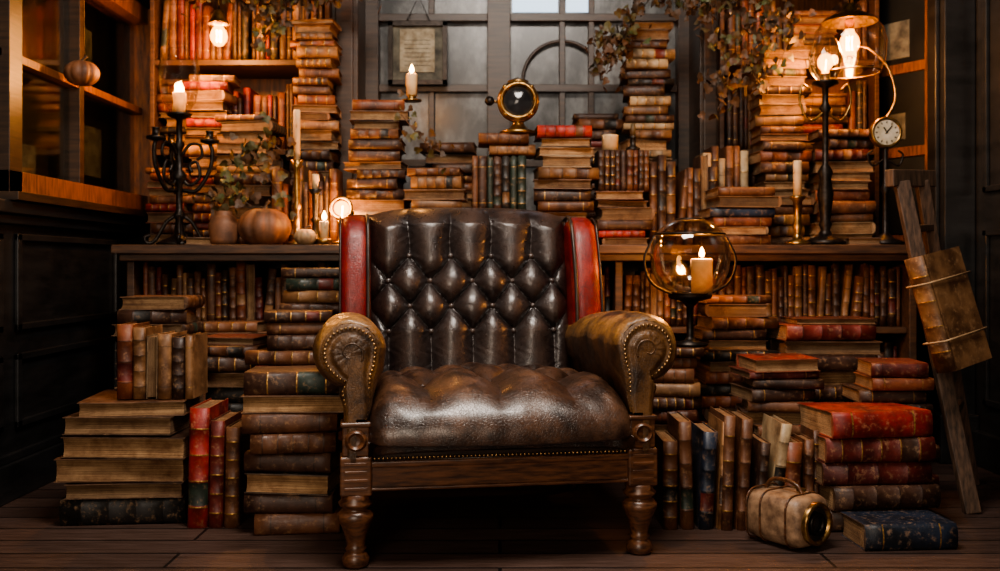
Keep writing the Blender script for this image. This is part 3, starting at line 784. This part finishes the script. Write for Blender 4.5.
mb.lathe([(.0001, 0), (.075, 0), (.08, .012), (.06, .025), (.03, .035), (.018, .06), (.026, .08), (.02, .10), (.024, .14), (.032, .20), (.022, .26), (.03, .29), (.012, .32), (.012, .52), (.024, .54), (.012, .56), (.012, .62), (.05, .635), (.052, .645), (.018, .65), (.018, .675)], 'iron', (c[0], c[1], Z), 24)
for k in range(2):
    s_ = (-1) ** k
    mb.tube(catmull([(c[0], c[1], 1.42), (c[0] + s_ * .06, c[1], 1.38), (c[0] + s_ * .10, c[1], 1.45), (c[0] + s_ * .09, c[1], 1.52), (c[0] + s_ * .06, c[1], 1.50)], 24), .005, 'brass')
mb.lathe([(.0001, 1.2 * .030), (.018, .030), (.028, .014), (.030, 0), (.026, -.017), (.014, -.03), (.012, -.045)], 'bulb', (c[0], c[1], c[2] + .01), 18)
mb.tube([(c[0], c[1], c[2] - .02), (c[0] + .004, c[1], c[2] + .02)], .002, 'filament', 6)
mb.lathe([(.04, -.055), (.062, -.02), (.066, .03), (.05, .08), (.04, .10)], 'glass', c, 28)
o = mb.build('table_lamp'); light('bulb_light', (c[0], c[1], c[2] + .01), 26, WARM, .028, o)
mb = MB(); c = (1.16, 3.79, Z)
mb.lathe([(.0001, 0), (.05, 0), (.05, .01), (.02, .02), (.014, .05), (.02, .07), (.014, .09), (.018, .17), (.03, .18), (.03, .19), (.0001, .19)], 'brass', c, 20); candle(mb, (c[0], c[1], Z + .188), .017, .14, False)
mb.build('candlestick')
c = (1.53, 3.86, 1.335); mb = MB()
mb.lathe([(.0001, 0), (.07, 0), (.072, .012), (.03, .03), (.012, .05), (.01, .20), (.02, .22), (.01, .24), (.009, .40)], 'iron', (c[0], c[1], Z), 20)
Q = Matrix.Rotation(pi / 2, 4, 'X')
mb.lathe([(.0001, -.02), (.055, -.02), (.062, -.01), (.062, .015), (.056, .02), (.050, .014)], 'brass', c, 28, Q)
mb.lathe([(.051, .012), (.0001, .013)], 'white_enamel', c, 28, Q)
mb.box((c[0] + .008, c[1] - .0145, c[2] + .01), (.004, .002, .04), 'iron', (0, .7, 0)); mb.box((c[0] - .004, c[1] - .0145, c[2] + .008), (.004, .002, .028), 'iron', (0, -.6, 0))
for k in range(12):
    a = k * pi / 6; mb.box((c[0] + .040 * math.cos(a), c[1] - .0145, c[2] + .040 * math.sin(a)), (.008, .002, .003), 'iron', (0, -a, 0))
mb.tube(catmull([(c[0], c[1], c[2] + .05), (c[0] + .04, c[1], c[2] + .14), (c[0] + .02, c[1] + .02, c[2] + .26), (c[0] - .04, c[1] + .05, c[2] + .34), (c[0] - .08, c[1] + .08, c[2] + .36)], 30), .005, 'brass')
for s_ in (-1, 1): mb.tube(catmull([(c[0], c[1], c[2] - .10), (c[0] + s_ * .05, c[1], c[2] - .13), (c[0] + s_ * .07, c[1], c[2] - .09), (c[0] + s_ * .05, c[1], c[2] - .07)], 20), .004, 'iron')
mb.build('desk_clock')
c = (.075, 4.02, zc); mb = MB()
mb.lathe([(.0001, 0), (.075, 0), (.078, .012), (.05, .02), (.03, .035), (.022, .05), (.03, .06)], 'brass', c, 28)
cc = (c[0], c[1], c[2] + .135)
mb.lathe([(.0001, -.055), (.045, -.05), (.072, -.03), (.086, 0), (.086, .03), (.080, .042), (.062, .046), (.060, .035)], 'brass', cc, 36, Q)
mb.lathe([(.061, .036), (.04, .048), (.0001, .052)], 'dark_lens', cc, 36, Q)
mb.tube([(cc[0] + .070 * math.cos(a), cc[1] - .046, cc[2] + .070 * math.sin(a)) for a in np.linspace(0, 2 * pi, 40)[:-1]], .008, 'brass', 8, True)
for a in (.8, 2.34, 3.94, 5.48): mb.sphere((cc[0] + .078 * math.cos(a), cc[1] - .044, cc[2] + .078 * math.sin(a)), .010, 'brass')
mb.lathe([(.04, .074), (.045, .086), (.02, .095), (.01, .10), (.0001, .105)], 'brass', cc, 16)
mb.tube([(cc[0] - .08, cc[1], cc[2]), (cc[0] - .11, cc[1], cc[2] + .005)], .006, 'brass'); mb.sphere((cc[0] - .118, cc[1], cc[2] + .005), .02, 'iron')
mb.build('brass_ship_lantern')
mb = MB(); mb.lathe([(.0001, 0), (.04, 0), (.042, .006), (.02, .01), (.018, .022), (.024, .026), (.0001, .026)], 'brass', (-.365, 4.02, 1.486), 20); candle(mb, (-.365, 4.02, 1.51), .023, .09)
# bracket book under the candle dish: small stack top it stands on
o = mb.build('candle'); light('flame_light', (-.365, 4.01, 1.64), 3.5, WARM, .015, o)
mb = MB(); candle(mb, (.455, 4.02, zcan), .034, .065, False); mb.build('pillar_candle')
mb = MB(); mb.lathe([(.0001, 0), (.03, 0), (.03, .01), (.012, .02), (.012, .05), (.02, .06), (.0001, .06)], 'iron', (.55, 4.02, zcan), 18); mb.lathe([(.0001, .06), (.011, .06), (.009, .11), (.0001, .115)], 'leaf', (.55, 4.02, zcan), 14); mb.build('candle_holder')
for x, h, y in ((-.81, .34, 3.88), (-.73, .22, 3.84)):
    mb = MB(); mb.lathe([(.0001, 0), (.045, 0), (.045, .01), (.015, .025), (.011, h * .4), (.02, h * .45), (.011, h * .5), (.013, h * .9), (.028, h), (.0001, h)], 'brass' if h > .3 else 'iron', (x, y, Z), 20); candle(mb, (x, y, Z + h), .013, .2 if h > .3 else .06, False); mb.build('candlestick')
c = (-.628, 3.86, 1.035); mb = MB()
mb.lathe([(.0001, 0), (.045, 0), (.048, .01), (.02, .02), (.012, .04), (.012, .085), (.025, .095), (.0001, .096)], 'brass', (c[0], c[1], Z), 20)
mb.sphere(c, .03, 'bulb', 18, 12); mb.tube([(c[0], c[1], c[2] - .04), (c[0] + .003, c[1], c[2] + .01)], .003, 'filament', 6)
mb.tube([(c[0] + .042 * math.cos(a), c[1] - .02, c[2] + .042 * math.sin(a)) for a in np.linspace(0, 2 * pi, 32)[:-1]], .005, 'brass', 8, True)
o = mb.build('globe_lamp'); light('bulb_light', c, 9, WARM, .03, o)
mb = MB(); c = (-.685, 3.79, Z); mb.lathe([(.0001, 0), (.03, 0), (.035, .02), (.03, .024), (.0001, .012)], 'brass', c, 18); candle(mb, (c[0], c[1], Z + .012), .017, .08); o = mb.build('candle'); light('flame_light', (c[0], c[1], Z + .128), 3.5, WARM, .015, o)
def gourd(name, c, r, mat='gourd', hang=None):
    mb = MB(); seg, rg = 60, 20; vs = []; fs = []
    for j in range(rg + 1):
        t = pi * j / rg
        for k in range(seg):
            a = 2 * pi * k / seg; rr = r * math.sin(t) * (1 + .10 * abs(math.sin(a * 5)) ** .7 - .05)
            zz = -math.cos(t) * r * .82; zz -= .15 * r * math.exp(-(math.sin(t) / .3) ** 2) * (1 if t > pi / 2 else -1)
            vs.append((c[0] + rr * math.cos(a), c[1] + rr * math.sin(a), c[2] + r * .70 + zz))
    for j in range(rg):
        for k in range(seg): k2 = (k + 1) % seg; fs.append((j * seg + k, j * seg + k2, (j + 1) * seg + k2, (j + 1) * seg + k))
    mb.add(vs, fs, mat, smooth=True)
    mb.tube(catmull([(c[0], c[1], c[2] + r * 1.3), (c[0] + .005, c[1], c[2] + r * 1.55), (c[0] + .02, c[1], c[2] + r * 1.75)], 10), [.009] * 4 + [.006] * 6, 'leaf_dry')
    if hang: mb.tube([(c[0] + .01, c[1], c[2] + r * 1.6), (c[0], c[1], hang)], .002, 'leaf_dry', 5)
    mb.build(name)
gourd('pumpkin', (-.93, 3.84, Z), .10)
gourd('gourd', (-.755, 3.77, Z), .042, 'vellum')
gourd('hanging_gourd', (-1.60, 3.72, 1.50), .062, 'gourd', 2.9)
mb = MB(); mb.lathe([(.0001, 0), (.05, 0), (.055, .02), (.06, .08), (.045, .11), (.03, .12), (.034, .13), (.0001, .14)], 'gourd', (-1.085, 3.82, Z), 24); mb.build('pottery_jar')

c = (.645, 3.30, .83); mb = MB()
mb.lathe([(.0001, 0), (.06, 0), (.062, .008), (.02, .018), (.012, .03), (.012, .13), (.03, .15), (.07, .16), (.075, .172), (.0001, .172)], 'iron', (c[0], c[1], .537), 24)
mb.lathe([(.06, -.118), (.10, -.095), (.128, -.045), (.136, .01), (.128, .06), (.105, .10), (.075, .125), (.045, .135)], 'smoke', c, 40)
for zz, rr in ((.135, .045), (-.118, .06), (.085, .115)):
    mb.tube([(c[0] + rr * math.cos(a), c[1] + rr * math.sin(a), c[2] + zz) for a in np.linspace(0, 2 * pi, 48)[:-1]], .004, 'iron', 6, True)
mb.tube(catmull([(c[0] - .12, c[1], c[2] + .08), (c[0] - .155, c[1], c[2] + .0), (c[0] - .13, c[1], c[2] - .08), (c[0] - .05, c[1], c[2] - .125)], 24), .0045, 'iron')
mb.tube(catmull([(c[0] + .12, c[1], c[2] + .08), (c[0] + .155, c[1], c[2] + .0), (c[0] + .13, c[1], c[2] - .08), (c[0] + .05, c[1], c[2] - .125)], 24), .0045, 'iron')
candle(mb, (c[0] + .04, c[1], c[2] - .118), .036, .12)
o = mb.build('hurricane_lantern'); light('flame_light', (c[0] + .04, c[1] - .005, c[2] + .048), 15, WARM, .02, o)

mb = MB(); A = Matrix.Translation((.83, 2.85, .0)) @ Matrix.Rotation(.62, 4, 'Z')
out = []
for (sx, sz) in ((1, -1), (1, 1), (-1, 1), (-1, -1)):
    a0 = {(1, -1): 1.5 * pi, (1, 1): 0, (-1, 1): .5 * pi, (-1, -1): pi}[(sx, sz)]
    for k in range(7):
        a = a0 + k * pi / 12; out.append((sx * .038 + .04 * math.cos(a), .078 + sz * .032 + .04 * math.sin(a)))
n = len(out); vs = []; fs = []
sl = ((-.11, .80), (-.102, .92), (-.088, .99), (-.03, 1.02), (.03, 1.0), (.075, .93), (.085, .84))
for y, s_ in sl:
    for x, z in out: vs.append((x * s_ * 1.0, y, .078 + (z - .078) * s_))
for j in range(len(sl) - 1):
    for k in range(n): k2 = (k + 1) % n; fs.append((j * n + k, j * n + k2, (j + 1) * n + k2, (j + 1) * n + k))
fs.append(tuple(range(n - 1, -1, -1))); fs.append(tuple((len(sl) - 1) * n + k for k in range(n)))
mb.add(vs, fs, 'canvas', A, True)
def L(prof_, mat, off, seg=28): mb.lathe(prof_, mat, (0, 0, 0), seg, A @ Matrix.Translation(off) @ Matrix.Rotation(pi / 2, 4, 'X'))
L([(.060, -.01), (.062, .016), (.056, .024), (.050, .020), (.046, .01)], 'brass', (0, -.105, .076))
L([(.047, .012), (.03, .008), (.0001, .006)], 'dark_lens', (0, -.105, .076))
L([(.032, .010), (.032, .018), (.025, .018), (.023, .010)], 'iron', (0, -.105, .076))
for y in (-.07, .02, .07):
    mb.tube([A @ Vector((x * 1.03, y, .078 + (z - .078) * 1.03)) for x, z in out], .003, 'wood_chair', 6, True)
hp = catmull([(0, -.07, .145), (0, -.05, .172), (0, .0, .182), (0, .045, .172), (0, .065, .142)], 20); mb.tube([A @ Vector(p) for p in hp], .006, 'wood_chair')
mb.lathe([(.0001, .14), (.014, .145), (.014, .158), (.0001, .16)], 'brass', tuple(A @ Vector((.03, -.04, 0))), 14)
mb.build('vintage_camera')

# ------------------------------------------------------------------ ladder + hanging folio
mb = MB()
def plank(p, q, w, t, mat, ref=(0, 1, 0)):
    p, q = Vector(p), Vector(q); d = (q - p); Ln = d.length; d.normalize(); r = Vector(ref); r = (r - d * r.dot(d)).normalized(); s_ = d.cross(r)
    X = Matrix((( s_.x, r.x, d.x, 0), (s_.y, r.y, d.y, 0), (s_.z, r.z, d.z, 0), (0, 0, 0, 1))); X.translation = (p + q) / 2
    mb.box((0, 0, 0), (w, t, Ln), mat, X=X)
p0, p1 = (1.395, 3.38, 1.10), (1.54, 3.17, .0); q0, q1 = (1.50, 3.46, 1.11), (1.74, 3.58, .0)
plank(p0, p1, .052, .03, 'wood_ladder'); plank(q0, q1, .045, .03, 'wood_ladder')
plank((1.345, 3.36, 1.11), (1.555, 3.50, 1.12), .06, .035, 'wood_ladder')
for t in (.15, .34, .53, .72):
    a = Vector(p0).lerp(Vector(p1), t); c_ = Vector(q0).lerp(Vector(q1), t); plank(a, c_, .035, .025, 'wood_ladder', (0, 0, 1))
mb.build('ladder', .004)
mb = MB()
A = Matrix.Translation((1.465, 3.19, .665)) @ Matrix.Rotation(-.20, 4, 'Y') @ Matrix.Rotation(.5, 4, 'Z') @ Matrix.Rotation(-.10, 4, 'X')
B = Matrix(((1, 0, 0, -.095), (0, 0, -1, .03), (0, 1, 0, -.19), (0, 0, 0, 1)))
book(mb, A @ B, .19, .38, .075, 'tan', True, nb=4)
loop = [(-.112, -.05), (.10, -.05), (.10, .035), (-.112, .035)]
for zz in (-.09, .10): mb.tube([A @ Vector((x, y, zz)) for x, y in loop], .003, 'vellum', 6, True)
mb.build('hanging_folio')

# ------------------------------------------------------------------ ivy
def ivy(name, paths, nleaf, size=.03, mats=('leaf', 'leaf', 'leaf_dry'), spread=.035):
    mb = MB()
    for P in paths:
        pts = catmull(P, 40); mb.tube(pts, .0022, 'leaf_dry', 5)
        for k in range(nleaf):
            p = Vector(pts[R.randrange(40)]) + Vector((R.gauss(0, spread), R.gauss(0, spread * .6) - .01, R.gauss(0, spread)))
            s_ = size * R.uniform(.6, 1.25)
            sh = [(0, 0, 0), (.35, -.1, .02), (.62, .15, -.05), (.38, .42, .0), (.42, .75, -.08), (.0, 1.1, -.12), (-.42, .75, -.08), (-.38, .42, 0), (-.62, .15, -.05), (-.35, -.1, .02), (0, .45, .08)]
            X = Matrix.Translation(p) @ Euler((R.uniform(.6, 2.2), R.uniform(-.8, .8), R.uniform(0, 6.28))).to_matrix().to_4x4() @ Matrix.Scale(s_, 4)
            mb.add(sh, [(10, i, (i + 1) % 10) for i in range(10)], R.choice(mats), X)
    mb.build(name)
D3 = ('leaf_dry', 'leaf_dry', 'leaf')
ivy('ivy_vine', [[(-1.08, 3.82, 1.10), (-1.0, 3.8, 1.22), (-.92, 3.84, 1.16), (-.84, 3.8, 1.05)], [(-1.0, 3.8, 1.22), (-.93, 3.82, 1.3), (-.86, 3.84, 1.26)], [(-1.12, 3.85, 1.02), (-1.05, 3.8, 1.08), (-.97, 3.8, 1.04)]], 30, .033)
ivy('dried_garland', [[(-1.35, 4.2, 1.95), (-1.1, 4.14, 1.98), (-.9, 4.10, 1.93), (-.72, 4.12, 1.98)], [(-1.3, 4.12, 1.97), (-1.0, 4.06, 1.95), (-.7, 4.1, 1.92)], [(-.98, 4.10, 1.93), (-.95, 4.1, 1.84), (-1.0, 4.1, 1.74)], [(-.74, 4.1, 1.97), (-.6, 4.1, 2.0), (-.5, 4.15, 1.98)]], 100, .033, D3, .035)
ivy('dried_garland', [[(.50, 4.2, 1.75), (.6, 4.16, 1.9), (.7, 4.16, 1.98), (.82, 4.2, 1.9)], [(.84, 4.15, 2.0), (.9, 4.1, 1.8), (.95, 4.05, 1.6), (.9, 4.02, 1.45)], [(.5, 4.2, 1.8), (.46, 4.2, 1.65)], [(.8, 4.12, 1.95), (.95, 4.05, 1.9), (1.1, 4.0, 1.94)]], 100, .033, D3, .042)
ivy('dried_garland', [[(.95, 4.0, 1.75), (1.1, 3.96, 1.82), (1.18, 3.95, 1.76), (1.12, 3.95, 1.6)], [(1.1, 3.96, 1.8), (1.02, 3.95, 1.65), (1.06, 3.95, 1.5)]], 80, .030, D3, .034)
ivy('ivy_vine', [[(-.40, 3.92, 1.42), (-.30, 3.88, 1.3), (-.22, 3.86, 1.25)]], 30, .026)

# ------------------------------------------------------------------ lights / world / camera
def area(name, loc, target, sx, sy, power, col):
    l = bpy.data.lights.new(name, 'AREA'); l.shape = 'RECTANGLE'; l.size = sx; l.size_y = sy; l.energy = power; l.color = col
    o = bpy.data.objects.new(name, l); COL.objects.link(o); o.location = loc
    o.rotation_euler = (Vector(target) - Vector(loc)).to_track_quat('-Z', 'Y').to_euler(); return o
area('added_overhead_key', (.1, 2.1, 2.8), (0, 3.0, .4), 1.1, .8, 95, (1.0, .90, .80))  # added key light above the chair; the ceiling is closed, with no opening
area('added_front_fill', (-.6, -1.0, 1.5), (.1, 3.2, .2), 1.6, 1.6, 62, (1.0, .84, .68))  # added fill light behind the camera to brighten the front; no doorway there
w = bpy.data.worlds.new('World'); scene.world = w; w.use_nodes = True
w.node_tree.nodes['Background'].inputs[0].default_value = (.85, .72, .6, 1); w.node_tree.nodes['Background'].inputs[1].default_value = .06
cam = bpy.data.cameras.new('camera'); cam.lens = 35; cam.sensor_width = 36; cam.shift_y = -.0205
cam.dof.use_dof = True; cam.dof.focus_distance = 2.85; cam.dof.aperture_fstop = 2.8
co = bpy.data.objects.new('camera', cam); COL.objects.link(co); co.location = (0, 0, .81); co.rotation_euler = (pi / 2, 0, 0)
scene.camera = co
try:
    scene.view_settings.view_transform = 'AgX'; scene.view_settings.look = 'AgX - Medium High Contrast'
    scene.view_settings.exposure = .12
except Exception as e: print(e)
